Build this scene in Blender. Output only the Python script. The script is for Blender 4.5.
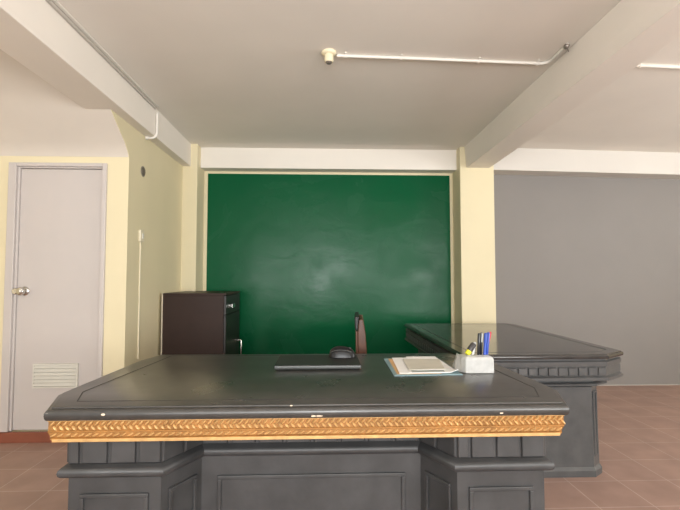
import bpy, math, random
from mathutils import Vector, Matrix
random.seed(7)
S = bpy.context.scene
for o in list(bpy.data.objects): bpy.data.objects.remove(o)
C = S.collection

# ---------------------------------------------------------------- camera
cam = bpy.data.cameras.new('camera'); cam.lens = 24.0; cam.sensor_width = 36.0
cam.clip_start = 0.05
cam_o = bpy.data.objects.new('camera', cam); C.objects.link(cam_o)
cam_o.location = (0, 0, 1.29)
cam_o.rotation_euler = (math.radians(90 + 2.78), 0, math.radians(-2.15))
S.camera = cam_o

# ---------------------------------------------------------------- world, daylight, exposure
W = bpy.data.worlds.new('world'); S.world = W; W.use_nodes = True
wb = W.node_tree.nodes['Background']
wb.inputs[0].default_value = (0.93, 0.96, 1.0, 1); wb.inputs[1].default_value = 1.0

def area(name, loc, rot, sx, sy, power, col):
    l = bpy.data.lights.new(name, 'AREA'); l.shape = 'RECTANGLE'; l.size = sx; l.size_y = sy
    l.energy = power; l.color = col
    o = bpy.data.objects.new(name, l); C.objects.link(o); o.location = loc; o.rotation_euler = rot
    return o
R90 = math.radians(90); UP = math.radians(136)   # daylight thrown up by the bright ground outside
# daylight through the open shop front behind the camera (openings of the rear wall), then side lights
area('daylight_shopfront', (-0.10, -3.09, 1.46), (UP, 0, 0), 4.6, 2.25, 265, (0.985, 0.985, 0.96))
area('daylight_doorway', (0.06, -2.95, 1.50), (R90, 0, 0), 0.5, 1.0, 60, (0.97, 0.985, 1.0))
area('daylight_window', (3.20, -3.09, 1.45), (UP, 0, 0), 1.5, 2.1, 175, (0.985, 0.985, 0.96))
area('left_fill_light', (-4.15, -1.4, 1.55), (UP, 0, -R90), 2.6, 1.5, 60, (0.985, 0.985, 0.96))  # added fill light, out of view, brightens the left-facing beam faces
area('daylight_right_window', (6.38, 1.2, 1.55), (UP, 0, R90), 3.4, 1.5, 215, (0.985, 0.985, 0.96))

S.view_settings.view_transform = 'Standard'
S.view_settings.look = 'None'
S.view_settings.exposure = -0.02
S.view_settings.gamma = 1.0
S.view_settings.use_curve_mapping = False

# ---------------------------------------------------------------- materials
def lin(r, g, b):
    f = lambda c: (c/255/12.92) if c/255 <= 0.04045 else ((c/255+0.055)/1.055)**2.4
    return (f(r), f(g), f(b), 1)

def mat(name, col, rough=0.5, metal=0.0, noise=0.0, nscale=8.0, bump=0.0, bscale=40.0, rvar=0.0, spec=0.5, coat=0.0, trans=0.0):
    m = bpy.data.materials.new(name); m.use_nodes = True
    nt = m.node_tree; N = nt.nodes; L = nt.links
    b = N['Principled BSDF']
    b.inputs['Base Color'].default_value = col if len(col) == 4 else (*col, 1)
    b.inputs['Roughness'].default_value = rough
    b.inputs['Metallic'].default_value = metal
    b.inputs['Specular IOR Level'].default_value = spec
    b.inputs['Coat Weight'].default_value = coat
    b.inputs['Transmission Weight'].default_value = trans
    tc = N.new('ShaderNodeTexCoord')
    if noise > 0:
        n = N.new('ShaderNodeTexNoise'); n.inputs['Scale'].default_value = nscale; n.inputs['Detail'].default_value = 6
        L.new(tc.outputs['Object'], n.inputs['Vector'])
        mr = N.new('ShaderNodeMapRange'); mr.inputs['From Min'].default_value = 0.3; mr.inputs['From Max'].default_value = 0.7
        mr.inputs['To Min'].default_value = 1 - noise; mr.inputs['To Max'].default_value = 1 + noise
        L.new(n.outputs['Fac'], mr.inputs['Value'])
        mx = N.new('ShaderNodeVectorMath'); mx.operation = 'SCALE'
        mx.inputs[0].default_value = b.inputs['Base Color'].default_value[:3]
        L.new(mr.outputs['Result'], mx.inputs['Scale']); L.new(mx.outputs[0], b.inputs['Base Color'])
    if rvar > 0:
        n2 = N.new('ShaderNodeTexNoise'); n2.inputs['Scale'].default_value = 3.0; n2.inputs['Detail'].default_value = 5
        L.new(tc.outputs['Object'], n2.inputs['Vector'])
        m2 = N.new('ShaderNodeMapRange'); m2.inputs['From Min'].default_value = 0.3; m2.inputs['From Max'].default_value = 0.7
        m2.inputs['To Min'].default_value = max(0.02, rough - rvar); m2.inputs['To Max'].default_value = rough + rvar
        L.new(n2.outputs['Fac'], m2.inputs['Value']); L.new(m2.outputs['Result'], b.inputs['Roughness'])
    if bump > 0:
        n3 = N.new('ShaderNodeTexNoise'); n3.inputs['Scale'].default_value = bscale; n3.inputs['Detail'].default_value = 4
        L.new(tc.outputs['Object'], n3.inputs['Vector'])
        bp = N.new('ShaderNodeBump'); bp.inputs['Strength'].default_value = bump; bp.inputs['Distance'].default_value = 0.01
        L.new(n3.outputs['Fac'], bp.inputs['Height']); L.new(bp.outputs['Normal'], b.inputs['Normal'])
    return m

M = {}
M['ceil'] = mat('ceiling_paint', (0.80, 0.755, 0.69), 0.75, noise=0.03, nscale=1.5, bump=0.08, bscale=12)
M['white'] = mat('beam_white_paint', (0.80, 0.745, 0.675), 0.6, noise=0.02, nscale=2, bump=0.08, bscale=15)
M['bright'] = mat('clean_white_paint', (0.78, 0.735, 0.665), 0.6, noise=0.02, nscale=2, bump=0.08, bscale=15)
M['dimmed_right'] = mat('dimmed_white_paint', (0.62, 0.59, 0.545), 0.6, noise=0.02, nscale=2, bump=0.08, bscale=15)  # white paint with its colour darkened to offset strong light in right bay
M['cream'] = mat('cream_paint', (0.72, 0.64, 0.43), 0.55, noise=0.025, nscale=2, bump=0.08, bscale=15)
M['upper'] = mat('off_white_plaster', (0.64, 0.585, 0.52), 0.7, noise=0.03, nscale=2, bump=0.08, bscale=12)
M['grey'] = mat('grey_paint', (0.215, 0.200, 0.188), 0.6, noise=0.03, nscale=1.5, bump=0.06, bscale=15)
M['baseb'] = mat('grey_skirting', (0.40, 0.37, 0.34), 0.5)
M['rear'] = mat('rear_wall_painted_shade', (0.10, 0.07, 0.05), 0.5)  # unseen rear wall coloured dark to stand for its backlit shade
M['shade'] = mat('border_paint', (0.70, 0.60, 0.40), 0.55, bump=0.08, bscale=15)
M['doorpaint'] = mat('door_paint', (0.53, 0.487, 0.465), 0.45, noise=0.015, nscale=3)
M['vent'] = mat('vent_plastic', (0.60, 0.58, 0.52), 0.5)
M['chrome'] = mat('brushed_steel', (0.62, 0.60, 0.56), 0.22, metal=1.0)
M['darkmetal'] = mat('dark_plate', (0.16, 0.14, 0.11), 0.5, metal=0.4)
M['pvc'] = mat('pvc_white', (0.72, 0.69, 0.63), 0.4)
M['pvc_yellow'] = mat('aged_cream_plastic', (0.76, 0.68, 0.48), 0.4)
M['pvc_cream'] = mat('cream_plastic', (0.74, 0.67, 0.50), 0.4)
M['pvc_grey'] = mat('greyed_conduit', (0.50, 0.46, 0.41), 0.5)
M['clip'] = mat('clip_metal', (0.30, 0.27, 0.24), 0.4, metal=0.7)
M['desk'] = mat('charcoal_lacquer', (0.042, 0.0395, 0.0365), 0.29, noise=0.22, nscale=14, rvar=0.03, spec=0.6)
M['polished'] = mat('polished_charcoal_lacquer', (0.036, 0.034, 0.033), 0.13, noise=0.2, nscale=14, rvar=0.04, spec=0.62)
M['deskbody'] = mat('charcoal_painted_wood', (0.048, 0.048, 0.049), 0.42, noise=0.22, nscale=10, bump=0.05, bscale=50, spec=0.5)
M['sidebody'] = mat('lightened_charcoal_paint', (0.068, 0.069, 0.070), 0.36, noise=0.18, nscale=10, bump=0.05, bscale=50, spec=0.55)  # charcoal colour lightened to make up for weaker light on the side desk
M['worn'] = mat('worn_edge_paint', (0.22, 0.21, 0.19), 0.5, noise=0.3, nscale=60)
M['inlay'] = mat('inlay_groove', (0.012, 0.011, 0.011), 0.5)
M['chipwood'] = mat('bare_wood_chip', (0.75, 0.62, 0.48), 0.7)
M['gold'] = mat('gilt_crevice_shade', (0.36, 0.175, 0.050), 0.42, metal=0.25, noise=0.22, nscale=26)  # backing gilt darkened, crevice shade put into the colour
M['goldlight'] = mat('gilt_relief_lit', (0.60, 0.36, 0.145), 0.36, metal=0.25, noise=0.18, nscale=30)  # same gilt lightened, so raised parts look as if catching light
M['cabinet'] = mat('dark_brown_laminate', (0.031, 0.0165, 0.012), 0.42, noise=0.12, nscale=6, spec=0.22)
M['cabfront'] = mat('black_brown_front', (0.014, 0.011, 0.010), 0.4)
M['edge'] = mat('pale_edge_band', (0.62, 0.55, 0.43), 0.5)
M['wood'] = mat('red_brown_wood', (0.085, 0.030, 0.012), 0.4, noise=0.25, nscale=12)
M['blackpad'] = mat('black_leatherette', (0.012, 0.011, 0.011), 0.45, bump=0.1, bscale=120)
M['laptop'] = mat('laptop_black', (0.013, 0.013, 0.0135), 0.45)
M['silver'] = mat('silver_plastic', (0.115, 0.12, 0.117), 0.42, metal=0.5)
M['mouse'] = mat('mouse_black', (0.008, 0.008, 0.009), 0.3, spec=0.3)
M['paper'] = mat('white_paper', (0.86, 0.86, 0.85), 0.8)
M['paper_b'] = mat('beige_paper', (0.60, 0.575, 0.49), 0.8, noise=0.05, nscale=14)
M['manila'] = mat('orange_manila', (0.60, 0.37, 0.18), 0.75)
M['bluecard'] = mat('blue_card', (0.22, 0.34, 0.38), 0.5)
M['clearfilm'] = mat('grey_green_card', (0.34, 0.37, 0.36), 0.4)
M['marble'] = mat('white_stone', (0.47, 0.47, 0.455), 0.3, noise=0.12, nscale=30)
M['penblack'] = mat('pen_black', (0.012, 0.012, 0.014), 0.3)
M['penblue'] = mat('pen_blue', (0.02, 0.07, 0.42), 0.3)
M['pendark'] = mat('marker_dark', (0.05, 0.045, 0.045), 0.4)
M['penyellow'] = mat('marker_yellow', (0.75, 0.72, 0.03), 0.4)
M['penred'] = mat('pen_red', (0.60, 0.03, 0.03), 0.35)
M['penwhite'] = mat('pen_white', (0.80, 0.80, 0.78), 0.35)

# glossy hand-troweled green enamel
def green_mat():
    m = bpy.data.materials.new('green_enamel'); m.use_nodes = True
    nt = m.node_tree; N = nt.nodes; L = nt.links; b = N['Principled BSDF']
    b.inputs['Base Color'].default_value = (0.0018, 0.088, 0.032, 1)
    b.inputs['Specular IOR Level'].default_value = 0.155
    tc = N.new('ShaderNodeTexCoord')
    n = N.new('ShaderNodeTexNoise'); n.inputs['Scale'].default_value = 1.9; n.inputs['Detail'].default_value = 5; n.inputs['Distortion'].default_value = 0.6
    L.new(tc.outputs['Object'], n.inputs['Vector'])
    mr = N.new('ShaderNodeMapRange'); mr.inputs['From Min'].default_value = 0.35; mr.inputs['From Max'].default_value = 0.68
    mr.inputs['To Min'].default_value = 0.18; mr.inputs['To Max'].default_value = 0.33
    L.new(n.outputs['Fac'], mr.inputs['Value']); L.new(mr.outputs['Result'], b.inputs['Roughness'])
    mp = N.new('ShaderNodeMapping'); mp.inputs['Scale'].default_value = (1.0, 1.0, 1.6)
    L.new(tc.outputs['Object'], mp.inputs['Vector'])
    n2 = N.new('ShaderNodeTexNoise'); n2.inputs['Scale'].default_value = 3.0; n2.inputs['Detail'].default_value = 3; n2.inputs['Distortion'].default_value = 0.8
    L.new(mp.outputs['Vector'], n2.inputs['Vector'])
    bp = N.new('ShaderNodeBump'); bp.inputs['Strength'].default_value = 0.17; bp.inputs['Distance'].default_value = 0.015
    L.new(n2.outputs['Fac'], bp.inputs['Height']); L.new(bp.outputs['Normal'], b.inputs['Normal'])
    return m
M['green'] = green_mat()

def tile_mat(name, c1, c2, mortar, ox, oy, size=0.32):
    m = bpy.data.materials.new(name); m.use_nodes = True
    nt = m.node_tree; N = nt.nodes; L = nt.links; b = N['Principled BSDF']
    tc = N.new('ShaderNodeTexCoord'); mp = N.new('ShaderNodeMapping')
    mp.inputs['Location'].default_value = (-ox, -oy, 0)
    L.new(tc.outputs['Object'], mp.inputs['Vector'])
    br = N.new('ShaderNodeTexBrick'); br.offset = 0.0; br.squash = 1.0
    br.inputs['Scale'].default_value = 1.0; br.inputs['Brick Width'].default_value = size; br.inputs['Row Height'].default_value = size
    br.inputs['Mortar Size'].default_value = 0.0035; br.inputs['Mortar Smooth'].default_value = 0.3
    br.inputs['Color1'].default_value = (*c1, 1); br.inputs['Color2'].default_value = (*c2, 1); br.inputs['Mortar'].default_value = (*mortar, 1)
    L.new(mp.outputs['Vector'], br.inputs['Vector'])
    n = N.new('ShaderNodeTexNoise'); n.inputs['Scale'].default_value = 5; n.inputs['Detail'].default_value = 8
    L.new(tc.outputs['Object'], n.inputs['Vector'])
    mr = N.new('ShaderNodeMapRange'); mr.inputs['From Min'].default_value = 0.3; mr.inputs['From Max'].default_value = 0.7
    mr.inputs['To Min'].default_value = 0.88; mr.inputs['To Max'].default_value = 1.12
    L.new(n.outputs['Fac'], mr.inputs['Value'])
    sc = N.new('ShaderNodeVectorMath'); sc.operation = 'SCALE'
    L.new(br.outputs['Color'], sc.inputs[0]); L.new(mr.outputs['Result'], sc.inputs['Scale'])
    L.new(sc.outputs[0], b.inputs['Base Color'])
    b.inputs['Roughness'].default_value = 0.5
    bp = N.new('ShaderNodeBump'); bp.inputs['Strength'].default_value = 0.25; bp.inputs['Distance'].default_value = 0.004; bp.invert = True
    L.new(br.outputs['Fac'], bp.inputs['Height']); L.new(bp.outputs['Normal'], b.inputs['Normal'])
    return m
M['floor'] = tile_mat('terracotta_tiles', (0.36, 0.235, 0.190), (0.33, 0.212, 0.172), (0.46, 0.35, 0.30), 2.19, 3.19)
M['steptile'] = mat('red_step_tile', (0.24, 0.075, 0.042), 0.45, noise=0.12, nscale=9)

# ---------------------------------------------------------------- mesh helpers
class MB:
    def __init__(s): s.v = []; s.f = []
    def add(s, vs, fs):
        b = len(s.v); s.v += [tuple(v) for v in vs]; s.f += [tuple(i + b for i in f) for f in fs]
    def box(s, x0, y0, z0, x1, y1, z1):
        s.add([(x0,y0,z0),(x1,y0,z0),(x1,y1,z0),(x0,y1,z0),(x0,y0,z1),(x1,y0,z1),(x1,y1,z1),(x0,y1,z1)],
              [(0,3,2,1),(4,5,6,7),(0,1,5,4),(1,2,6,5),(2,3,7,6),(3,0,4,7)])
    def hexa(s, bot, top):
        s.add(list(bot) + list(top), [(0,3,2,1),(4,5,6,7),(0,1,5,4),(1,2,6,5),(2,3,7,6),(3,0,4,7)])
    def mould(s, plan, prof, cap=True):
        """sweep profile [(outward, z)] round the closed plan (counter-clockwise), bottom to top"""
        n = len(plan); offs = []
        for i in range(n):
            p0, p1, p2 = Vector(plan[i-1]), Vector(plan[i]), Vector(plan[(i+1) % n])
            a = (p1-p0).normalized(); b = (p2-p1).normalized()
            na = Vector((a.y, -a.x)); nb = Vector((b.y, -b.x))
            m = (na+nb); m = m / max(0.2, m.dot(na))
            offs.append(m)
        vs = []; fs = []
        for d, z in prof:
            for i in range(n): vs.append((plan[i][0]+offs[i].x*d, plan[i][1]+offs[i].y*d, z))
        for k in range(len(prof)-1):
            for i in range(n):
                j = (i+1) % n
                fs.append((k*n+i, k*n+j, (k+1)*n+j, (k+1)*n+i))
        if cap:
            fs.append(tuple(reversed(range(n)))); fs.append(tuple((len(prof)-1)*n+i for i in range(n)))
        s.add(vs, fs)
    def tube(s, pts, r, seg=10, cap=True):
        pts = [Vector(p) for p in pts]; rings = []
        rr = r if isinstance(r, (list, tuple)) else [r]*len(pts)
        up = None; vs = []; fs = []
        for i, p in enumerate(pts):
            t = (pts[min(i+1, len(pts)-1)] - pts[max(i-1, 0)]).normalized()
            if up is None:
                up = Vector((0,0,1)) if abs(t.z) < 0.9 else Vector((1,0,0))
            u = (up - t*up.dot(t)).normalized(); w = t.cross(u); up = u
            for k in range(seg):
                a = 2*math.pi*k/seg; vs.append(p + (u*math.cos(a) + w*math.sin(a))*rr[i])
        for i in range(len(pts)-1):
            for k in range(seg):
                j = (k+1) % seg; fs.append((i*seg+k, i*seg+j, (i+1)*seg+j, (i+1)*seg+k))
        if cap:
            fs.append(tuple(reversed(range(seg)))); fs.append(tuple((len(pts)-1)*seg+k for k in range(seg)))
        s.add(vs, fs)
    def lathe(s, prof, M4=None, seg=20):
        vs = []; fs = []; n = len(prof)
        for r, z in prof:
            for k in range(seg):
                a = 2*math.pi*k/seg; v = Vector((r*math.cos(a), r*math.sin(a), z)); vs.append(M4 @ v if M4 else v)
        for i in range(n-1):
            for k in range(seg):
                j = (k+1) % seg; fs.append((i*seg+k, i*seg+j, (i+1)*seg+j, (i+1)*seg+k))
        fs.append(tuple(reversed(range(seg)))); fs.append(tuple((n-1)*seg+k for k in range(seg)))
        s.add(vs, fs)
    def ell(s, c, rx, ry, rz, rot=None, nu=8, nv=5):
        vs = []; fs = []; c = Vector(c)
        for i in range(nv+1):
            th = math.pi*i/nv
            for k in range(nu):
                a = 2*math.pi*k/nu
                v = Vector((rx*math.sin(th)*math.cos(a), ry*math.sin(th)*math.sin(a), rz*math.cos(th)))
                if rot: v = rot @ v
                vs.append(c+v)
        for i in range(nv):
            for k in range(nu):
                j = (k+1) % nu; fs.append((i*nu+k, (i+1)*nu+k, (i+1)*nu+j, i*nu+j))
        s.add(vs, fs)
    def build(s, name, m, parent=None, bevel=0.0, smooth=None, segs=2):
        me = bpy.data.meshes.new(name); me.from_pydata(s.v, [], s.f); me.update()
        me.materials.append(m)
        o = bpy.data.objects.new(name, me); C.objects.link(o)
        if parent: o.parent = parent
        if bevel > 0:
            b = o.modifiers.new('bevel', 'BEVEL'); b.width = bevel; b.segments = segs; b.limit_method = 'ANGLE'; b.angle_limit = math.radians(40)
        if smooth:
            for p in me.polygons: p.use_smooth = True
            me.set_sharp_from_angle(angle=math.radians(smooth))
        return o

def tag(o, label=None, cat=None, group=None, kind=None):
    if label: o['label'] = label
    if cat: o['category'] = cat
    if group: o['group'] = group
    if kind: o['kind'] = kind
    return o
def empty(name, loc, rz=0.0):
    o = bpy.data.objects.new(name, None); C.objects.link(o); o.location = loc; o.rotation_euler = (0, 0, rz)
    o.empty_display_size = 0.1
    return o
def struct(o, label=None):
    o['kind'] = 'structure'
    if label: o['label'] = label
    return o
def sbox(name, m, a, label=None, bevel=0.0):
    mb = MB(); mb.box(*a); return struct(mb.build(name, m, bevel=bevel), label)

# ---------------------------------------------------------------- the room shell
CE = 2.79          # ceiling height
BEAM = 2.545       # underside of the beams
YB = 5.41          # back wall face
XS = -1.575        # face of the side wall beside the door
YD = 3.70          # face of the wall with the door
sbox('floor', M['floor'], (-4.2, -3.2, -0.15, 6.6, YB+0.2, 0.0), 'terracotta tiled floor')
# ceiling of left and middle bays is level, the right bay falls very slightly outwards
mb = MB(); mb.box(-4.2, -3.2, CE, 1.75, YB+0.2, CE+0.15)
mb.hexa([(1.75,-3.2,CE),(6.6,-3.2,CE-0.085),(6.6,YB+0.2,CE-0.085),(1.75,YB+0.2,CE)],
        [(1.75,-3.2,CE+0.15),(6.6,-3.2,CE+0.15),(6.6,YB+0.2,CE+0.15),(1.75,YB+0.2,CE+0.15)])
struct(mb.build('ceiling', M['ceil']), 'flat off-white painted ceiling')

wb_o = sbox('wall_back', M['cream'], (-1.60, YB, 0, 1.75, YB+0.2, CE), 'cream back wall with a glossy green painted field')
mb = MB(); mb.box(-1.372, YB-0.004, 0.0, 1.536, YB+0.002, 2.522)
mb.build('green_painted_field', M['green'], wb_o)
sbox('wall_back_right', M['grey'], (1.75, 5.34, 0, 6.6, YB+0.2, CE), 'matt grey back wall of the right bay')
# door wall (opening for the door), its slanted plaster above, and the return wall
DX0, DX1, DZ0, DZ1 = -2.500, -1.754, 0.085, 2.207
mb = MB()
mb.box(-4.2, YD, 0, DX0, YD+0.15, 2.262); mb.box(DX1, YD, 0, XS, YD+0.15, 2.262); mb.box(DX0, YD, DZ1, DX1, YD+0.15, 2.262)
mb.box(DX0, YD, 0, DX1, YD+0.15, DZ0-0.004)
struct(mb.build('wall_left_front', M['cream']), 'cream wall around the door')
mb = MB()
prof = [(YD-0.004, 2.262), (YD-0.014, 2.29), (3.62, 2.36), (3.48, 2.455), (3.37, 2.535), (3.24, 2.62), (3.08, 2.70), (2.88, 2.76), (2.60, CE)]
def cheek(mb, xa, xb):
    n = len(prof); vs = []; fs = []
    for (y, z) in prof: vs += [(xa, y, z), (xb, y, z)]
    for (y, z) in prof: vs += [(xa, YD+0.15, z), (xb, YD+0.15, z)]
    for i in range(n-1):
        a = 2*i; fs.append((a, a+1, a+3, a+2)); b_ = 2*n + a
        fs.append((b_+1, b_, b_+2, b_+3)); fs.append((a+1, b_+1, b_+3, a+3)); fs.append((b_, a, a+2, b_+2))
    fs.append((1, 0, 2*n, 2*n+1)); fs.append((2*n-2, 2*n-1, 4*n-1, 4*n-2)); mb.add(vs, fs)
mb.v, mb.f = [], []; cheek(mb, -4.2, XS-0.004); struct(mb.build('wall_left_upper', M['upper'], smooth=35), 'off-white sloping plaster above the door')
mb = MB(); mb.box(-1.80, YD+0.15, 0, XS, YB+0.2, CE); cheek(mb, XS-0.004, XS)
struct(mb.build('wall_left', M['cream']), 'cream side wall between the door and the green wall')
mb = MB()
for a in ((-4.35,-3.2,0,-4.2,-2.75,CE), (-4.35,0.0,0,-4.2,YB,CE), (-4.35,-2.75,0,-4.2,0.0,0.7), (-4.35,-2.75,2.42,-4.2,0.0,CE)): mb.box(*a)
struct(mb.build('wall_far_left', M['cream']))
# right wall with a window opening
mb = MB()
for a in ((6.45,-3.2,0,6.6,-0.6,CE), (6.45,3.0,0,6.6,YB,CE), (6.45,-0.6,0,6.6,3.0,0.7), (6.45,-0.6,2.42,6.6,3.0,CE)): mb.box(*a)
struct(mb.build('wall_right', M['cream']))
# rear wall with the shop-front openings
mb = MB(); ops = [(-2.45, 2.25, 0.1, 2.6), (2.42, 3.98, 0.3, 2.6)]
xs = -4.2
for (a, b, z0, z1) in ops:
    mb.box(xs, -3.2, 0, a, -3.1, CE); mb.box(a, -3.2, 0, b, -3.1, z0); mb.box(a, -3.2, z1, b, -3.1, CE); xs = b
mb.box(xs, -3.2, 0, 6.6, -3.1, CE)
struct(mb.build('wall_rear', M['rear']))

# beams and columns
sbox('trim_1', M['white'], (-1.765, -3.1, BEAM-0.012, -1.487, 5.12, CE), 'white ceiling beam running over the side wall', 0.004)
mb = MB(); mb.hexa([(1.62,-3.1,BEAM),(1.77,-3.1,BEAM),(1.915,5.12,BEAM),(1.645,5.12,BEAM)], [(1.59,-3.1,CE),(1.77,-3.1,CE),(1.915,5.12,CE),(1.625,5.12,CE)])
struct(mb.build('trim_2', M['white'], bevel=0.004), 'white ceiling beam running to the cream column')
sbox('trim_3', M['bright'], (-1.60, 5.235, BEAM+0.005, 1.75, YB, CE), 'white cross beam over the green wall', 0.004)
mb = MB()
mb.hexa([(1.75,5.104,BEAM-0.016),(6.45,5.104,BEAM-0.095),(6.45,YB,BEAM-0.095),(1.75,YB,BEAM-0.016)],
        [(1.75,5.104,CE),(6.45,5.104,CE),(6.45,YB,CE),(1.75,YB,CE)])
struct(mb.build('trim_4', M['dimmed_right'], bevel=0.004), 'white cross beam over the grey wall')
sbox('trim_5', M['cream'], (-1.60, 5.10, 0, -1.413, YB, CE), 'cream column left of the green wall', 0.004)
sbox('trim_6', M['cream'], (1.572, 5.10, 0, 1.965, YB, CE), 'cream column right of the green wall', 0.004)
sbox('baseboard_back', M['baseb'], (1.965, 5.334, 0, 6.45, 5.342, 0.008))

# door with frame, leaf, knob and vent grille
d = empty('door_1', (DX0, YD, DZ0)); struct(d, 'off-white flush door with a steel knob and a low vent grille')
w, h = DX1-DX0, DZ1-DZ0
mb = MB()
for a in ((-0.012,-0.022,0,0.050,0.12,h), (w-0.022,-0.022,0,w+0.012,0.12,h), (0.050,-0.022,h-0.030,w-0.022,0.12,h)): mb.box(*a)
for a in ((0.050,-0.004,0,0.068,0.10,h-0.03), (w-0.030,0.0,0,w-0.022,0.10,h-0.03), (0.068,-0.004,h-0.042,w-0.030,0.10,h-0.03)): mb.box(*a)
mb.build('door_frame', M['doorpaint'], d, bevel=0.004)
mb = MB(); mb.box(0.069, 0.012, 0.006, w-0.032, 0.055, h-0.046); leaf = mb.build('door_leaf', M['doorpaint'], d, bevel=0.003)
kx, kz = 0.128, 1.178-DZ0
mb = MB(); T = Matrix.Translation((kx, 0.012, kz)) @ Matrix.Rotation(math.radians(90), 4, 'X')
mb.lathe([(0.036,0),(0.036,0.006),(0.030,0.011),(0.014,0.014),(0.013,0.028),(0.024,0.034),(0.033,0.046),(0.034,0.056),(0.028,0.066),(0.012,0.071)], T, 24)
mb.build('door_knob', M['chrome'], leaf, smooth=40)
mb = MB(); T = Matrix.Translation((kx-0.060, -0.004, kz)) @ Matrix.Rotation(math.radians(90), 4, 'X')
mb.lathe([(0.026,0),(0.026,0.014),(0.020,0.020)], T, 20); mb.build('strike_plate', M['chrome'], leaf, smooth=40)
vx0, vx1, vz0, vz1 = -2.285-DX0, -1.935-DX0, 0.415-DZ0, 0.606-DZ0
mb = MB()
mb.box(vx0, -0.002, vz0, vx1, 0.014, vz0+0.012); mb.box(vx0, -0.002, vz1-0.012, vx1, 0.014, vz1)
mb.box(vx0, -0.002, vz0+0.012, vx0+0.012, 0.014, vz1-0.012); mb.box(vx1-0.012, -0.002, vz0+0.012, vx1, 0.014, vz1-0.012)
p = (vz1-vz0-0.024)/6
for k in range(6):
    z = vz0 + 0.012 + k*p
    mb.hexa([(vx0+0.010,-0.006,z+0.004),(vx1-0.010,-0.006,z+0.004),(vx1-0.010,0.002,z+0.002),(vx0+0.010,0.002,z+0.002)],
            [(vx0+0.010,0.006,z+p),(vx1-0.010,0.006,z+p),(vx1-0.010,0.0135,z+p),(vx0+0.010,0.0135,z+p)])
mb.build('vent_grille', M['vent'], leaf)
sbox('trim_7', M['steptile'], (-3.2, 3.68, 0, XS+0.004, YD+0.01, DZ0-0.004), 'red tiled step below the door', 0.004)

# ---------------------------------------------------------------- conduits and fittings
def arc(c, a, b, r, n=7):   # quarter arc from direction a to b round c
    c, a, b = Vector(c), Vector(a), Vector(b)
    return [c + (a*math.cos(t) + b*math.sin(t))*r for t in [math.pi/2*i/(n-1) for i in range(n)]]
# lamp socket
t = tag(empty('lamp_holder', (0.037, 2.96, CE)), 'bare cream lamp holder on the ceiling at the end of the white conduit', 'lamp holder')
mb = MB(); mb.lathe([(0.050,0),(0.050,-0.010),(0.044,-0.018),(0.030,-0.022)], None, 24); mb.build('base_plate', M['pvc_yellow'], t, smooth=40)
mb = MB(); mb.lathe([(0.030,-0.020),(0.031,-0.050),(0.028,-0.068),(0.024,-0.070),(0.021,-0.060),(0.004,-0.058)], None, 24); mb.build('socket', M['pvc_yellow'], t, smooth=40)
mb = MB(); mb.lathe([(0.019,-0.058),(0.019,-0.074),(0.013,-0.080),(0.004,-0.081)], None, 16); mb.build('contact', M['clip'], t, smooth=40)
zc = CE - 0.012
t = tag(empty('ceiling_conduit', (0.09, 2.98, zc)), 'white conduit crossing the ceiling from lamp holder to the right-hand beam', 'conduit')
mb = MB(); p = [(0,0,0),(0.6,0.022,0),(1.42,0.060,0)] + [(1.42+0.055*math.sin(a), 0.060-0.055+0.055*math.cos(a), 0) for a in [math.pi/12*i for i in range(1,7)]] + [(1.475,-0.20,0.001)]
mb.tube(p, 0.011, 10); mb.build('pipe', M['pvc'], t, smooth=50)
for cx in (0.06, 0.44, 0.98, 1.40):
    mb = MB(); cy = cx*0.042; mb.tube([(cx-0.006,cy,-0.001),(cx+0.006,cy,-0.001)], 0.0145, 10); mb.box(cx-0.006,cy-0.03,0.006,cx+0.006,cy+0.03,0.012); mb.build('saddle_clip', M['pvc'], t)
mb = MB(); mb.ell((1.475,-0.185,-0.004), 0.018, 0.024, 0.018); mb.tube([(1.475,-0.185,-0.004),(1.497,-0.17,-0.03)], 0.004, 6); mb.build('beam_clamp', M['clip'], t, smooth=60)
t = tag(empty('ceiling_conduit', (1.866, 3.02, zc-0.012)), 'white conduit on the ceiling of the right bay, beyond the right-hand beam', 'conduit')
mb = MB(); mb.tube([(0,0,0.010),(1.5,0.03,-0.012),(4.5,0.09,-0.048)], 0.013, 10); mb.build('pipe', M['pvc'], t, smooth=50)
for cx in (0.35, 1.2):
    mb = MB(); mb.tube([(cx-0.006,cx*0.02,0.008-cx*0.013),(cx+0.006,cx*0.02,0.008-cx*0.013)], 0.0165, 10); mb.build('saddle_clip', M['pvc'], t)
# trunking along the left beam
t = tag(empty('cable_trunking', (-1.470, 3.99, CE-0.012)), 'thin greyed trunking along the top of the left beam', 'conduit')
mb = MB(); mb.box(-0.017, -6.5, -0.012, 0.002, 0, 0.012); mb.build('trunk', M['pvc_grey'], t, bevel=0.003)
mb = MB(); mb.box(0.004, -6.5, 0.004, 0.026, -0.01, 0.012); mb.build('cable', M['pvc'], t, bevel=0.003)
t = tag(empty('elbow_conduit', (-1.474, 4.02, BEAM)), 'short white pipe bending under the left beam to the side wall', 'conduit')
mb = MB(); mb.tube([(0,0,0.20),(0,0,0.05)] + [(-0.045+0.045*math.cos(a), 0, 0.0+0.0-0.045*math.sin(a)+0.02) for a in [math.pi/12*i for i in range(0,7)]] + [(-0.090,-0.004,-0.026)], 0.012, 10); mb.build('pipe', M['pvc'], t, smooth=50)
mb = MB(); mb.tube([(0,0,0.085),(0,0,0.105)], 0.0155, 10); mb.build('coupling', M['pvc'], t, smooth=50)
mb = MB(); mb.tube([(-0.076,-0.003,-0.026),(-0.094,-0.004,-0.026)], 0.0165, 10); mb.build('end_collar', M['pvc'], t, smooth=50)
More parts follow.
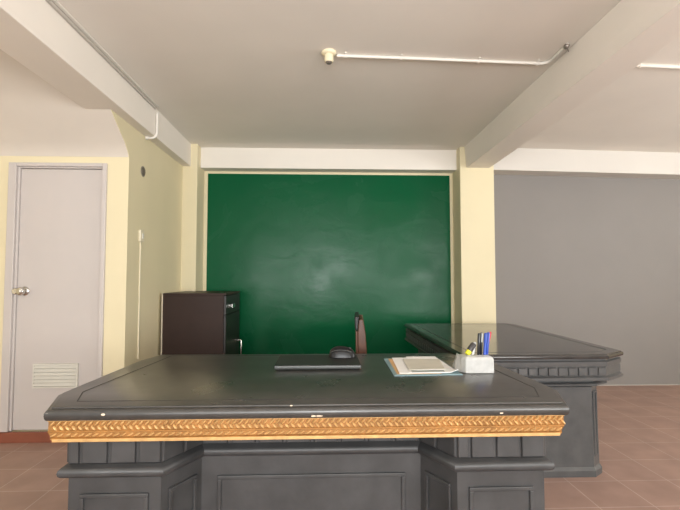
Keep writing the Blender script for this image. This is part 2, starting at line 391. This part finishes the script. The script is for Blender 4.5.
# round outlet and switch on the side wall
t = tag(empty('wall_outlet_cover', (XS, 3.985, 2.212)), 'small round dark cover high on the cream side wall', 'outlet cover')
T = Matrix.Rotation(math.radians(90), 4, 'Y')
mb = MB(); mb.lathe([(0.046,0),(0.046,0.004),(0.042,0.006)], T, 24); mb.build('rim', M['clip'], t, smooth=40)
mb = MB(); mb.lathe([(0.038,0.0055),(0.036,0.009),(0.012,0.010)], T, 24); mb.build('cover', M['darkmetal'], t, smooth=40)
t = tag(empty('light_switch', (XS, 3.955, 1.643)), 'white light switch on the cream side wall with surface wiring below', 'switch')
mb = MB(); mb.box(0, -0.042, -0.052, 0.022, 0.042, 0.052); mb.build('switch_box', M['pvc_cream'], t, bevel=0.006)
mb = MB(); mb.box(0.018, -0.012, -0.022, 0.028, 0.012, 0.022); mb.build('rocker', M['vent'], t, bevel=0.002)
mb = MB(); mb.box(0, -0.007, -1.05, 0.010, 0.007, -0.052); mb.build('wiring_strip', M['pvc_cream'], t, bevel=0.002)

# ---------------------------------------------------------------- desks
def frame_on(mb, p, u, n, w, h, bw=0.016, pr=0.010):
    """picture-frame moulding on a vertical face: p lower-left corner, u along, n outward"""
    p, u, n = Vector(p), Vector(u).normalized(), Vector(n).normalized(); z = Vector((0,0,1))
    def bar(a0, a1, b0, b1):
        q = [p+u*a0+z*b0, p+u*a1+z*b0, p+u*a1+z*b1, p+u*a0+z*b1]
        o_ = n*pr; c = sum(q, Vector())/4
        r = [x + (c-x)*0.0 + o_ for x in q]
        mb.add(q + r, [(0,3,2,1),(4,5,6,7),(0,1,5,4),(1,2,6,5),(2,3,7,6),(3,0,4,7)])
    bar(0, w, 0, bw); bar(0, w, h-bw, h); bar(0, bw, bw, h-bw); bar(w-bw, w, bw, h-bw)
def blocks_on(mb, p0, p1, z0, z1, width, gap, n, pr, skip=None):
    """row of raised blocks on the vertical face from p0 to p1"""
    p0, p1 = Vector((*p0, 0)), Vector((*p1, 0)); u = (p1-p0).normalized(); L_ = (p1-p0).length
    n = Vector((*n, 0)).normalized(); k = max(1, int((L_+gap)/(width+gap)+0.3)); pitch = (L_+gap)/k
    for i in range(k):
        a = i*pitch; b = a + pitch - gap
        q = [p0+u*a, p0+u*b]; zz = [Vector((0,0,z0)), Vector((0,0,z1))]
        base = [q[0]+zz[0], q[1]+zz[0], q[1]+zz[1], q[0]+zz[1]]
        e = 0.004
        top = [q[0]+u*e+zz[0]+Vector((0,0,e))+n*pr, q[1]-u*e+zz[0]+Vector((0,0,e))+n*pr, q[1]-u*e+zz[1]-Vector((0,0,e))+n*pr, q[0]+u*e+zz[1]-Vector((0,0,e))+n*pr]
        mb.add(base+top, [(0,3,2,1),(4,5,6,7),(0,1,5,4),(1,2,6,5),(2,3,7,6),(3,0,4,7)])
def inset(plan, d):
    mb = MB(); mb.mould(plan, [(-d, 0), (-d, 1)], cap=False); return [(v[0], v[1]) for v in mb.v[:len(plan)]]
def ring(mb, plan, d0, d1, z0, z1):
    mb.mould(plan, [(-d1, z1), (-d1, z1+0.0001)], cap=False)
    mb.v = mb.v[:-2*len(plan)]; mb.f = mb.f[:-len(plan)]
    a, b = inset(plan, d0), inset(plan, d1); n = len(plan)
    vs = [(x,y,z1) for x,y in a] + [(x,y,z1) for x,y in b] + [(x,y,z0) for x,y in a] + [(x,y,z0) for x,y in b]; fs = []
    for i in range(n):
        j = (i+1) % n
        fs += [(i, j, n+j, n+i), (2*n+i, 3*n+i, 3*n+j, 2*n+j), (i, 2*n+i, 2*n+j, j), (n+i, n+j, 3*n+j, 3*n+i)]
    mb.add(vs, fs)
def nose(t, z, r):     # rounded slab edge profile
    pr = [(-0.012, z-t)]
    for i in range(9):
        a = -math.pi/2 + math.pi*i/8
        pr.append((-r + r*math.cos(a)*1.0, z - t/2 - 0.001 + (t/2-0.001)*math.sin(a)))
    return pr

# --- the near desk with the gilt moulding.  local: front edge on y = 0, front faces -y
def near_desk():
    root = tag(empty('executive_desk', (-0.045, 1.752, 0)), 'large black executive desk in front, with carved gold moulding under its top', 'desk')
    plan = [(-0.992,0),(1.003,0),(1.082,0.235),(1.045,0.90),(0.858,1.19),(-0.990,1.20),(-1.050,0.98),(-1.080,0.235)]
    Zt = 0.80
    mb = MB(); mb.mould(plan, nose(0.044, Zt-0.005, 0.014) + [(-0.022, Zt-0.005), (-0.0235, Zt-0.001), (-0.026, Zt)])
    top = mb.build('desktop', M['desk'], root, smooth=24)
    mb = MB(); ring(mb, [(-0.992,0),(1.003,0),(1.082,0.235),(1.028,1.0),(0.99,1.20),(-0.985,1.24),(-1.080,0.235)], 0.098, 0.102, Zt-0.004, Zt+0.0008)
    mb.build('inlay_line', M['inlay'], top)
    # worn spots where the lacquer has chipped on the front edge
    for (x, z, sx, sz) in ((-0.775,0.776,0.009,0.005),(0.010,0.762,0.010,0.0035),(0.032,0.7622,0.014,0.003),(-0.075,0.799,0.006,0.003),(0.735,0.765,0.008,0.003)):
        y = 0.0014 if z < 0.79 else 0.012
        mb = MB(); mb.ell((x, y, z), sx, 0.003, sz, None, 7, 4); mb.build('paint_chip', M['chipwood'], top)
    mb = MB(); mb.ell((-0.982, 0.0095, 0.778), 0.016, 0.009, 0.010, None, 10, 6); mb.build('worn_corner', M['worn'], top, smooth=60)
    # apron under the slab
    ap = inset(plan, 0.034)
    mb = MB(); mb.mould(ap, [(0,0.672),(0,0.756)]); mb.build('apron', M['deskbody'], root)
    # gilt moulding: backing, braid, rope, fillet
    x0, x1 = -0.985, 0.989
    gz0, gz1 = 0.672, 0.754
    mb = MB()
    pr = [(0.034, gz0), (0.018, gz0), (0.012, gz0+0.006), (0.012, gz0+0.014), (0.020, gz0+0.017), (0.020, gz0+0.033), (0.016, gz0+0.036), (0.016, gz0+0.040), (0.020, gz0+0.043), (0.020, gz1-0.004), (0.014, gz1-0.003), (0.014, gz1), (0.034, gz1)]
    n = len(pr); vs = []; fs = []
    for (xa, sgn) in ((x0, 1), (x1, -1)):
        for (y, z) in pr:
            tt = max(0, (gz0+0.030-z)/0.030); vs.append((xa + sgn*tt*0.022, y, z))
    for i in range(n):
        j = (i+1) % n; fs.append((i, n+i, n+j, j))
    fs.append(tuple(range(n))); fs.append(tuple(reversed(range(n, 2*n))))
    mb.add(vs, fs); g = mb.build('gilt_moulding', M['gold'], root, smooth=30)
    mb = MB(); zc = (gz0+0.043+gz1-0.005)/2; hh = (gz1-0.005-gz0-0.043)/2
    nb = 84; pit = (x1-x0-0.01)/nb
    for k in range(nb):
        x = x0 + 0.005 + (k+0.5)*pit
        rot = Matrix.Rotation(math.radians(42), 3, 'Y'); rot2 = Matrix.Rotation(math.radians(-42), 3, 'Y')
        mb.ell((x, 0.017, zc+hh*0.46), 0.0052, 0.0105, hh*0.74, rot, 7, 5)
        mb.ell((x+pit*0.5, 0.017, zc-hh*0.46), 0.0052, 0.0105, hh*0.74, rot2, 7, 5)
    mb.build('braid_relief', M['goldlight'], g, smooth=60)
    mb = MB(); zr = gz0+0.025; nb = 76; pit = (x1-x0-0.016)/nb
    for k in range(nb):
        rot = Matrix.Rotation(math.radians(62), 3, 'Y')
        mb.ell((x0+0.008+(k+0.5)*pit, 0.018, zr), 0.0044, 0.008, 0.0135, rot, 7, 5)
    mb.build('rope_relief', M['goldlight'], g, smooth=60)
    mb = MB(); mb.box(x0+0.020, 0.0095, gz0+0.001, x1-0.020, 0.013, gz0+0.013); mb.build('fillet', M['goldlight'], g, bevel=0.0015)
    mb = MB(); mb.box(x0+0.001, 0.011, gz1-0.004, x1-0.001, 0.0145, gz1-0.0005); mb.build('top_bead', M['goldlight'], g)
    # pedestals
    z_l0, z_l1 = 0.538, 0.582
    for s in (-1, 1):
        P = [(-0.918,0.045),(-0.572,0.045),(-0.468,0.235),(-0.468,1.06),(-0.918,0.98)]
        if s > 0: P[-1] = (-0.918, 0.90); P[-2] = (-0.468, 1.04)
        if s > 0: P = [(-x, y) for x, y in reversed(P)]
        mb = MB(); mb.mould(P, [(0,0.06),(0,0.675)]); ped = mb.build('pedestal', M['deskbody'], root)
        mb = MB()
        if s < 0: fr = ((-0.918,0.045),(-0.572,0.045)); sp = ((-0.572,0.045),(-0.468,0.235)); so = ((-0.918,0.98),(-0.918,0.045))
        else: fr = ((0.572,0.045),(0.918,0.045)); sp = ((0.468,0.235),(0.572,0.045)); so = ((0.918,0.045),(0.918,0.90))
        q0 = fr[0][0]
        for (a, b) in (((0,0.040),(0.050,0.146),(0.156,0.252),(0.262,0.346)) if s < 0 else ((0,0.046),(0.054,0.146),(0.154,0.246),(0.254,0.346))):
            blocks_on(mb, (q0+a,0.045), (q0+b,0.045), z_l1, 0.672, b-a, 0.0, (0,-1), 0.011)
        ns = (0.19*(-s), -0.104)
        blocks_on(mb, *sp, z_l1, 0.672, 0.090, 0.012, ns, 0.009)
        blocks_on(mb, *so, z_l1, 0.672, 0.100, 0.012, (s,0), 0.011)
        mb.build('frieze_blocks', M['deskbody'], ped, bevel=0.0015, segs=1)
        mb = MB(); r = 0.022
        pl = [(0.0, z_l0-0.006), (0.012, z_l0)] + [(0.012+0.018*math.cos(a), (z_l0+z_l1)/2-0.006+0.020*math.sin(a)) for a in [-math.pi/2+math.pi*i/6 for i in range(7)]] + [(0.008, z_l1-0.004), (0, z_l1)]
        mb.mould(P, pl); mb.build('ledge_moulding', M['deskbody'], ped, smooth=50)
        mb = MB()
        frame_on(mb, ((fr[0][0]+0.045), 0.045, 0.17), (1,0,0), (0,-1,0), 0.346-0.09, 0.30)
        u = Vector((sp[1][0]-sp[0][0], sp[1][1]-sp[0][1])).normalized()
        frame_on(mb, (sp[0][0]+u.x*0.035, sp[0][1]+u.y*0.035, 0.17), (u.x,u.y,0), (ns[0],ns[1],0), 0.217-0.07, 0.30)
        mb.build('inset_frame', M['deskbody'], ped, bevel=0.003)
        mb = MB(); mb.mould(P, [(0.024,0),(0.024,0.085),(0.012,0.10),(0,0.112)]); mb.build('plinth', M['deskbody'], ped, bevel=0.002)
    mb = MB(); mb.box(-0.468, 0.235, 0.06, 0.468, 0.262, 0.675); mp = mb.build('modesty_panel', M['deskbody'], root)
    mb = MB(); blocks_on(mb, (-0.462,0.235), (0.462,0.235), z_l1, 0.672, 0.098, 0.012, (0,-1), 0.010); mb.build('frieze_blocks', M['deskbody'], mp, bevel=0.0015, segs=1)
    mb = MB(); pl = [(0.235, z_l0-0.006), (0.223, z_l0)] + [(0.223-0.018*math.cos(a), (z_l0+z_l1)/2-0.006+0.020*math.sin(a)) for a in [-math.pi/2+math.pi*i/6 for i in range(7)]] + [(0.227, z_l1-0.004), (0.235, z_l1)]
    n = len(pl); vs = [(-0.475,y,z) for y,z in pl] + [(0.475,y,z) for y,z in pl]
    mb.add(vs, [(i, n+i, n+i+1, i+1) for i in range(n-1)] + [tuple(range(n)), tuple(reversed(range(n,2*n)))]); mb.build('ledge_moulding', M['deskbody'], mp, smooth=50)
    mb = MB(); frame_on(mb, (-0.40,0.235,0.15), (1,0,0), (0,-1,0), 0.80, 0.30); mb.build('inset_frame', M['deskbody'], mp, bevel=0.003)
    return root
near_desk()

# --- the second desk, turned so that its end faces the camera.  local front (-y) looks to the right wall
def side_desk():
    root = tag(empty('executive_desk', (2.003, 3.815, 0), R90), 'black executive desk set sideways by the cream column, dentil blocks under its top', 'desk')
    plan = [(-0.838,0),(0.865,0),(0.968,0.06),(0.975,1.145),(-0.930,1.125),(-0.968,1.105),(-0.970,0.185)]
    Zt = 0.80
    mb = MB(); mb.mould(plan, nose(0.028, Zt-0.004, 0.008) + [(-0.012, Zt-0.004), (-0.013, Zt-0.001), (-0.015, Zt)]); top = mb.build('desktop', M['polished'], root, smooth=24)
    mb = MB(); ring(mb, plan, 0.086, 0.090, Zt-0.004, Zt+0.0008); mb.build('inlay_line', M['inlay'], top)
    mb = MB(); ap = inset(plan, 0.022)
    mb.mould(ap, [(0.004,0.628),(0.018,0.632),(0.018,0.650),(0.006,0.656),(0,0.660),(0,0.716),(0.008,0.720),(0.010,0.748),(0.004,0.752),(-0.004,0.756),(-0.004,0.775)]); ar = mb.build('apron', M['sidebody'], root, smooth=30)
    n = len(ap)
    for i in range(n):
        mb = MB()
        p0, p1 = ap[i], ap[(i+1) % n]; L_ = math.hypot(p1[0]-p0[0], p1[1]-p0[1])
        if L_ < 0.3: continue
        nn = (p1[1]-p0[1], -(p1[0]-p0[0])); blocks_on(mb, p0, p1, 0.663, 0.713, 0.056, 0.010, nn, 0.010)
        mb.build('dentil_band', M['sidebody'], ar, bevel=0.0015, segs=1)
    mb = MB(); mb.mould(inset(plan, 0.125), [(0,0.560),(0,0.579),(0.036,0.579),(0.036,0.590),(0.030,0.596),(0.0,0.596),(0.0,0.630)]); mb.build('neck_moulding', M['sidebody'], ar, smooth=30)
    for s in (-1, 1):
        P = [(-0.815,0.178),(-0.40,0.178),(-0.40,1.02),(-0.868,1.02),(-0.868,0.245)]
        if s > 0: P = [(-x, y) for x, y in reversed(P)]
        mb = MB(); mb.mould(P, [(0.006,0.05),(0,0.570)]); ped = mb.build('pedestal', M['sidebody'], root)
        mb = MB()
        if s < 0: e0, e1 = Vector((-0.868,0.245)), Vector((-0.815,0.178))
        else: e0, e1 = Vector((0.815,0.178)), Vector((0.868,0.245))
        u = (e1-e0).normalized(); nn = Vector((u.y, -u.x))
        frame_on(mb, (e0.x+u.x*0.014, e0.y+u.y*0.014, 0.12), (u.x,u.y,0), (nn.x,nn.y,0), 0.056, 0.42, 0.010, 0.010)
        f0 = -0.775 if s < 0 else 0.44
        frame_on(mb, (f0, 0.178, 0.14), (1,0,0), (0,-1,0), 0.335, 0.38)
        mb.build('inset_frame', M['sidebody'], ped, bevel=0.003)
        mb = MB(); mb.mould(P, [(0.020,0),(0.020,0.040),(0.010,0.055),(0.004,0.062)]); mb.build('plinth', M['sidebody'], ped, bevel=0.002)
    mb = MB(); mb.box(-0.40, 0.30, 0.06, 0.40, 0.325, 0.57); mp = mb.build('modesty_panel', M['sidebody'], root)
    mb = MB(); frame_on(mb, (-0.34,0.30,0.14), (1,0,0), (0,-1,0), 0.68, 0.38); mb.build('inset_frame', M['sidebody'], mp, bevel=0.003)
    return root
side_desk()

# ---------------------------------------------------------------- cabinet
t = tag(empty('cabinet', (-1.545, 4.42, 0)), 'dark brown office cabinet in the corner against the side wall', 'cabinet')
cw, cd, ch = 0.612, 0.73, 1.134
mb = MB(); mb.box(0.012, 0, 0.05, cw-0.022, cd, ch-0.020); mb.build('carcass', M['cabinet'], t, bevel=0.002)
mb = MB(); mb.box(0.012, -0.003, ch-0.020, cw+0.003, cd+0.002, ch); mb.build('top_board', M['cabinet'], t, bevel=0.003)
mb = MB(); mb.box(0.0, 0.004, 0.05, 0.012, cd, ch-0.002); mb.build('back_panel', M['edge'], t)
mb = MB(); mb.box(0.03, 0.02, 0, cw-0.05, cd-0.02, 0.05); mb.build('base', M['cabfront'], t)
mb = MB(); mb.box(cw-0.021, 0.006, 0.925, cw, cd-0.006, ch-0.026); dr = mb.build('drawer', M['cabfront'], t, bevel=0.002)
mb = MB(); mb.box(cw,0.215,0.985,cw+0.016,0.235,1.015); mb.box(cw,0.29,0.985,cw+0.016,0.31,1.015); mb.box(cw+0.012,0.205,0.980,cw+0.026,0.32,1.020); mb.build('handle', M['chrome'], dr, bevel=0.003)
mb = MB(); mb.box(cw-0.021, 0.006, 0.055, cw, cd-0.006, 0.919); dd = mb.build('door', M['cabfront'], t, bevel=0.002)
yh = 0.60
mb = MB(); mb.tube([(cw,yh,0.605),(cw+0.034,yh,0.605),(cw+0.042,yh,0.597),(cw+0.042,yh,0.428),(cw+0.034,yh,0.42),(cw,yh,0.42)], 0.010, 8); mb.build('handle', M['chrome'], dd, smooth=50)

# ---------------------------------------------------------------- chair, standing sideways behind the desk
t = tag(empty('wooden_chair', (0.088, 3.50, -0.0), math.radians(-94.5)), 'red-brown wooden chair turned sideways behind the near desk', 'chair')
for sx in (-1, 1):
    mb = MB(); x = sx*0.20
    pts = [(0.232,0.0),(0.218,0.45),(0.214,0.72),(0.208,0.88),(0.203,0.985)]
    wd = [0.020,0.026,0.032,0.028,0.014]
    vs = []; fs = []
    for (y, z), w_ in zip(pts, wd):
        vs += [(x-0.018,y-w_,z),(x+0.018,y-w_,z),(x+0.018,y+w_,z),(x-0.018,y+w_,z)]
    for i in range(len(pts)-1):
        for k in range(4):
            j = (k+1) % 4; fs.append((i*4+k, i*4+j, (i+1)*4+j, (i+1)*4+k))
    fs.append((3,2,1,0)); m_ = 4*(len(pts)-1); fs.append((m_,m_+1,m_+2,m_+3))
    mb.add(vs, fs); mb.build('rear_leg', M['wood'], t, bevel=0.005)
    mb = MB(); mb.hexa([(x-0.016,-0.20,0),(x+0.016,-0.20,0),(x+0.016,-0.168,0),(x-0.016,-0.168,0)], [(x-0.02,-0.21,0.43),(x+0.02,-0.21,0.43),(x+0.02,-0.168,0.43),(x-0.02,-0.168,0.43)]); mb.build('front_leg', M['wood'], t, bevel=0.004)
    mb = MB(); mb.box(x-0.011,-0.18,0.20,x+0.011,0.215,0.225); mb.build('stretcher', M['wood'], t, bevel=0.003)
mb = MB(); mb.box(-0.22,-0.225,0.42,0.22,0.20,0.455); mb.build('seat_frame', M['wood'], t, bevel=0.006)
mb = MB(); mb.box(-0.21,-0.22,0.455,0.21,0.175,0.490); mb.build('seat', M['blackpad'], t, bevel=0.014, segs=3)
mb = MB(); mb.hexa([(-0.182,0.194,0.93),(0.182,0.194,0.93),(0.182,0.222,0.93),(-0.182,0.222,0.93)], [(-0.182,0.192,0.980),(0.182,0.192,0.980),(0.182,0.214,0.980),(-0.182,0.214,0.980)]); mb.build('top_rail', M['wood'], t, bevel=0.006)
mb = MB(); mb.hexa([(-0.225,0.162,0.906),(0.225,0.162,0.906),(0.225,0.179,0.906),(-0.225,0.179,0.906)], [(-0.225,0.156,1.005),(0.225,0.156,1.005),(0.225,0.189,1.005),(-0.225,0.189,1.005)]); mb.build('back_pad', M['blackpad'], t, bevel=0.008, segs=3)
mb = MB(); mb.hexa([(-0.225,0.166,0.60),(0.225,0.166,0.60),(0.225,0.181,0.60),(-0.225,0.181,0.60)], [(-0.225,0.164,0.904),(0.225,0.164,0.904),(0.225,0.179,0.904),(-0.225,0.179,0.904)]); mb.build('back_panel', M['wood'], t, bevel=0.004)

# ---------------------------------------------------------------- things on the near desk
ZT = 0.8005
t = tag(empty('laptop', (-0.026, 2.415, ZT)), 'closed black laptop with a silver front edge lying on the desk', 'laptop')
lw, ld = 0.229, 0.325
mb = MB(); mb.hexa([(-lw+0.004,0.004,0.003),(lw-0.004,0.004,0.003),(lw-0.004,ld-0.004,0.003),(-lw+0.004,ld-0.004,0.003)], [(-lw,0,0.013),(lw,0,0.013),(lw,ld,0.013),(-lw,ld,0.013)]); mb.build('base', M['silver'], t, bevel=0.002)
mb = MB(); mb.box(-lw,0,0.0135,lw,ld,0.0245); mb.build('lid', M['laptop'], t, bevel=0.003)
mb = MB(); mb.box(-lw+0.004,-0.0015,0.0145,lw-0.004,0.0005,0.0225); mb.build('lid_edge_strip', M['silver'], t)
for sx in (-1,1):
    mb = MB(); mb.tube([(sx*0.15-0.035,ld-0.003,0.012),(sx*0.15+0.035,ld-0.003,0.012)], 0.007, 10); mb.build('hinge', M['laptop'], t, smooth=50)
    for y in (0.02, ld-0.02):
        mb = MB(); mb.lathe([(0.008,0),(0.008,0.004)], Matrix.Translation((sx*(lw-0.03),y,0)), 12); mb.build('foot', M['penblack'], t)
# mouse, lying crosswise on the lid
t = tag(empty('computer_mouse', (0.113, 2.665, ZT+0.0248), math.radians(-92)), 'black computer mouse resting on the closed laptop', 'mouse')
mb = MB(); vs = []; fs = []; L2 = 0.080; nU, nV = 16, 8
for i in range(nU+1):
    s_ = -1 + 2*i/nU; y = s_*L2
    wd = 0.042*math.sqrt(max(0.0, 1-abs(s_)**3.2))*(0.92+0.08*s_*s_)+0.0015
    ht = (0.060*(1-0.30*(s_+0.15)**2))*math.sqrt(max(0.0,1-abs(s_)**4.5))+0.002
    for k in range(nV+1):
        a = math.pi*k/nV; vs.append((wd*math.cos(a), y, 0.001+ht*math.sin(a)**0.75))
for i in range(nU):
    for k in range(nV): fs.append((i*(nV+1)+k, i*(nV+1)+k+1, (i+1)*(nV+1)+k+1, (i+1)*(nV+1)+k))
for i in range(nU): fs.append((i*(nV+1), (i+1)*(nV+1), (i+1)*(nV+1)+nV, i*(nV+1)+nV))
mb.add(vs, fs); mb.build('body', M['mouse'], t, smooth=70)
mb = MB(); pts = []
for i in range(13):
    s_ = -0.85+1.55*i/12; y = s_*L2
    wd = 0.042*math.sqrt(max(0.0, 1-abs(s_)**3.2))*(0.92+0.08*s_*s_)+0.0015
    ht = (0.060*(1-0.30*(s_+0.15)**2))*math.sqrt(max(0.0,1-abs(s_)**4.5))+0.002
    a = math.radians(38); pts.append((wd*math.cos(a), y, 0.001+ht*math.sin(a)**0.75))
mb.tube(pts, 0.0016, 6); mb.build('trim_line', M['silver'], t, smooth=60)
mb = MB(); T = Matrix.Translation((-0.006, 0.044, 0.0465)) @ Matrix.Rotation(R90, 4, 'Y'); mb.lathe([(0.008,0),(0.009,0.003),(0.009,0.009),(0.008,0.012)], T, 14); mb.build('scroll_wheel', M['pendark'], t)

# papers
def sheet(name, m, quad, z, th, label, cat, group=None, curl=None, bend=0.0):
    """thin sheet through four corners (front-left, front-right, back-right, back-left)"""
    mb = MB(); n = 8; q = [Vector((*p, 0)) for p in quad]; c = sum(q, Vector())/4
    vs = []; fs = []
    for lay in (0, 1):
        for i in range(n+1):
            for k in range(n+1):
                u, v = i/n, k/n
                p = (q[0]*(1-u)+q[1]*u)*(1-v) + (q[3]*(1-u)+q[2]*u)*v - c
                zz = bend*math.sin(math.pi*u)*math.sin(math.pi*v)
                if curl:
                    cu, cv, hgt, rad = curl; dd = math.hypot(u-cu, v-cv); zz += hgt*max(0, 1-dd/rad)**2
                vs.append((p.x, p.y, zz + lay*th))
    N1 = (n+1)**2
    for i in range(n):
        for k in range(n):
            a, b_, c_, d_ = i*(n+1)+k, (i+1)*(n+1)+k, (i+1)*(n+1)+k+1, i*(n+1)+k+1
            fs.append((N1+a, N1+b_, N1+c_, N1+d_)); fs.append((d_, c_, b_, a))
    for i in range(n):
        for (a, b_) in ((i*(n+1), (i+1)*(n+1)), ((i+1)*(n+1)+n, i*(n+1)+n), (i+1, i), (n*(n+1)+i, n*(n+1)+i+1)):
            fs.append((a, b_, N1+b_, N1+a))
    mb.add(vs, fs); o = mb.build(name, m, smooth=40); o.location = (c.x, c.y, z)
    return tag(o, label, cat, group)
z = ZT
sheet('card_folder', M['bluecard'], [(0.352,2.255),(0.700,2.270),(0.690,2.70),(0.365,2.728)], z, 0.003, 'pale blue card folder at the bottom of the paper pile', 'folder')
sheet('envelope', M['manila'], [(0.372,2.285),(0.60,2.295),(0.63,2.725),(0.388,2.705)], z+0.0032, 0.0012, 'orange-brown envelope showing along the left of the paper pile', 'envelope')
sheet('paper_stack', M['paper'], [(0.386,2.290),(0.688,2.303),(0.680,2.735),(0.413,2.722)], z+0.0048, 0.0030, 'white paper stack with a curled front corner, under the beige sheet', 'paper', curl=(1.0, 0.0, 0.014, 0.16))
sheet('clear_file', M['clearfilm'], [(0.452,2.300),(0.620,2.310),(0.662,2.680),(0.470,2.670)], z+0.0082, 0.0012, 'grey-green file edge showing in front below the beige sheet', 'file')
sheet('paper_sheet', M['paper'], [(0.470,2.350),(0.640,2.352),(0.678,2.742),(0.500,2.742)], z+0.0098, 0.0010, 'white sheet peeking out behind the beige sheet', 'paper')
sheet('paper_sheet', M['paper_b'], [(0.443,2.345),(0.634,2.360),(0.676,2.645),(0.466,2.652)], z+0.0112, 0.0016, 'beige sheet on top of the paper pile', 'paper')

# pen stand
HX, HY = 0.792, 2.300
t = tag(empty('pen_stand', (HX, HY, ZT)), 'white stone pen stand with a sloping card slot, beside the papers', 'pen stand')
mb = MB()
hz = 0.084
# main block with chamfered front left edge
plan = [(-0.066,0.0),(0.079,-0.002),(0.083,0.095),(-0.078,0.105),(-0.080,0.035)]
mb.mould(plan, [(0,0),(0,hz*0.80),(-0.004,hz*0.93),(-0.010,hz)]); blk = mb.build('block', M['marble'], t, bevel=0.004, segs=2)
mb = MB(); mb.hexa([(-0.098,0.085,0),(-0.080,0.012,0),(-0.074,0.115,0),(-0.086,0.185,0)], [(-0.085,0.090,0.080),(-0.074,0.045,0.070),(-0.066,0.108,0.080),(-0.068,0.150,0.082)])
mb.build('card_slot', M['marble'], t, bevel=0.004)
for (hx, hy, r) in ((0.018,0.050,0.015),(0.050,0.052,0.015),(-0.035,0.050,0.018)):
    mb = MB(); mb.lathe([(r,hz-0.001),(r,hz+0.002),(r-0.003,hz+0.0025),(r-0.0035,hz-0.0005)], Matrix.Translation((hx,hy,0)), 18); mb.build('pen_hole_rim', M['marble'], blk, smooth=40)

def pen(name, foot, tip, r, mbody, mcap, label, cat, group, capfrac=0.45, clip=None, endm=None):
    foot, tip = Vector(foot), Vector(tip); ax = (tip-foot); L_ = ax.length
    rot = Vector((0,0,1)).rotation_difference(ax.normalized())
    o = tag(empty(name, foot), label, cat, group); o.rotation_mode = 'QUATERNION'; o.rotation_quaternion = rot
    z1 = L_*(1-capfrac)
    mb = MB(); mb.lathe([(r*0.5,0),(r*0.92,0.004),(r*0.92,z1)], None, 14); mb.build('barrel', mbody, o, smooth=40)
    mb = MB(); mb.lathe([(r,z1),(r*1.05,z1+0.003),(r,L_-0.006),(r*0.8,L_-0.001),(r*0.3,L_)], None, 14); mb.build('cap', mcap, o, smooth=40)
    if clip:
        mb = MB(); mb.box(-r*0.28,-r*1.55,L_-0.05,r*0.28,-r*1.2,L_-0.004); mb.box(-r*0.28,-r*1.5,L_-0.010,r*0.28,-r*0.8,L_-0.004); mb.build('clip', clip, o, bevel=0.0006)
    if endm:
        mb = MB(); mb.lathe([(r*1.02,L_-0.010),(r*1.02,L_),(r*0.7,L_+0.006),(r*0.2,L_+0.007)], None, 14); mb.build('end_plug', endm, o, smooth=40)
    return o
zf = ZT+0.084
G = 'pens in the pen stand'
pen('pen', (HX+0.014,HY+0.045,zf), (HX+0.022,HY+0.050,0.998), 0.0075, M['penblack'], M['penblack'], 'black pen standing leftmost of the upright pens', 'pen', G, clip=M['silver'])
pen('pen', (HX+0.031,HY+0.056,zf), (HX+0.039,HY+0.062,1.000), 0.0070, M['penblack'], M['penblack'], 'black pen with a white clip beside the blue pens', 'pen', G, clip=M['penwhite'])
pen('pen', (HX+0.047,HY+0.046,zf), (HX+0.057,HY+0.050,0.999), 0.0085, M['penblue'], M['penblue'], 'left-hand blue pen next to the black pens', 'pen', G, clip=M['penblue'])
pen('pen', (HX+0.063,HY+0.058,zf), (HX+0.079,HY+0.070,1.000), 0.0080, M['penblue'], M['penblue'], 'right-hand blue pen, in front of the red pen', 'pen', G, clip=M['penblue'])
pen('pen', (HX+0.068,HY+0.086,zf), (HX+0.097,HY+0.092,1.000), 0.0070, M['penred'], M['penred'], 'red pen mostly hidden behind the rightmost blue pen', 'pen', G)
pen('highlighter', (HX-0.046,HY+0.046,zf+0.004), (HX-0.004,HY+0.056,0.944), 0.0150, M['penyellow'], M['pendark'], 'short yellow highlighter with dark cap leaning in the stand', 'highlighter', None, capfrac=0.66)
pen('marker', (HX-0.010,HY+0.062,zf), (HX+0.008,HY+0.075,0.948), 0.0075, M['penwhite'], M['penwhite'], 'white marker tip between the highlighter and the black pens', 'marker', None)
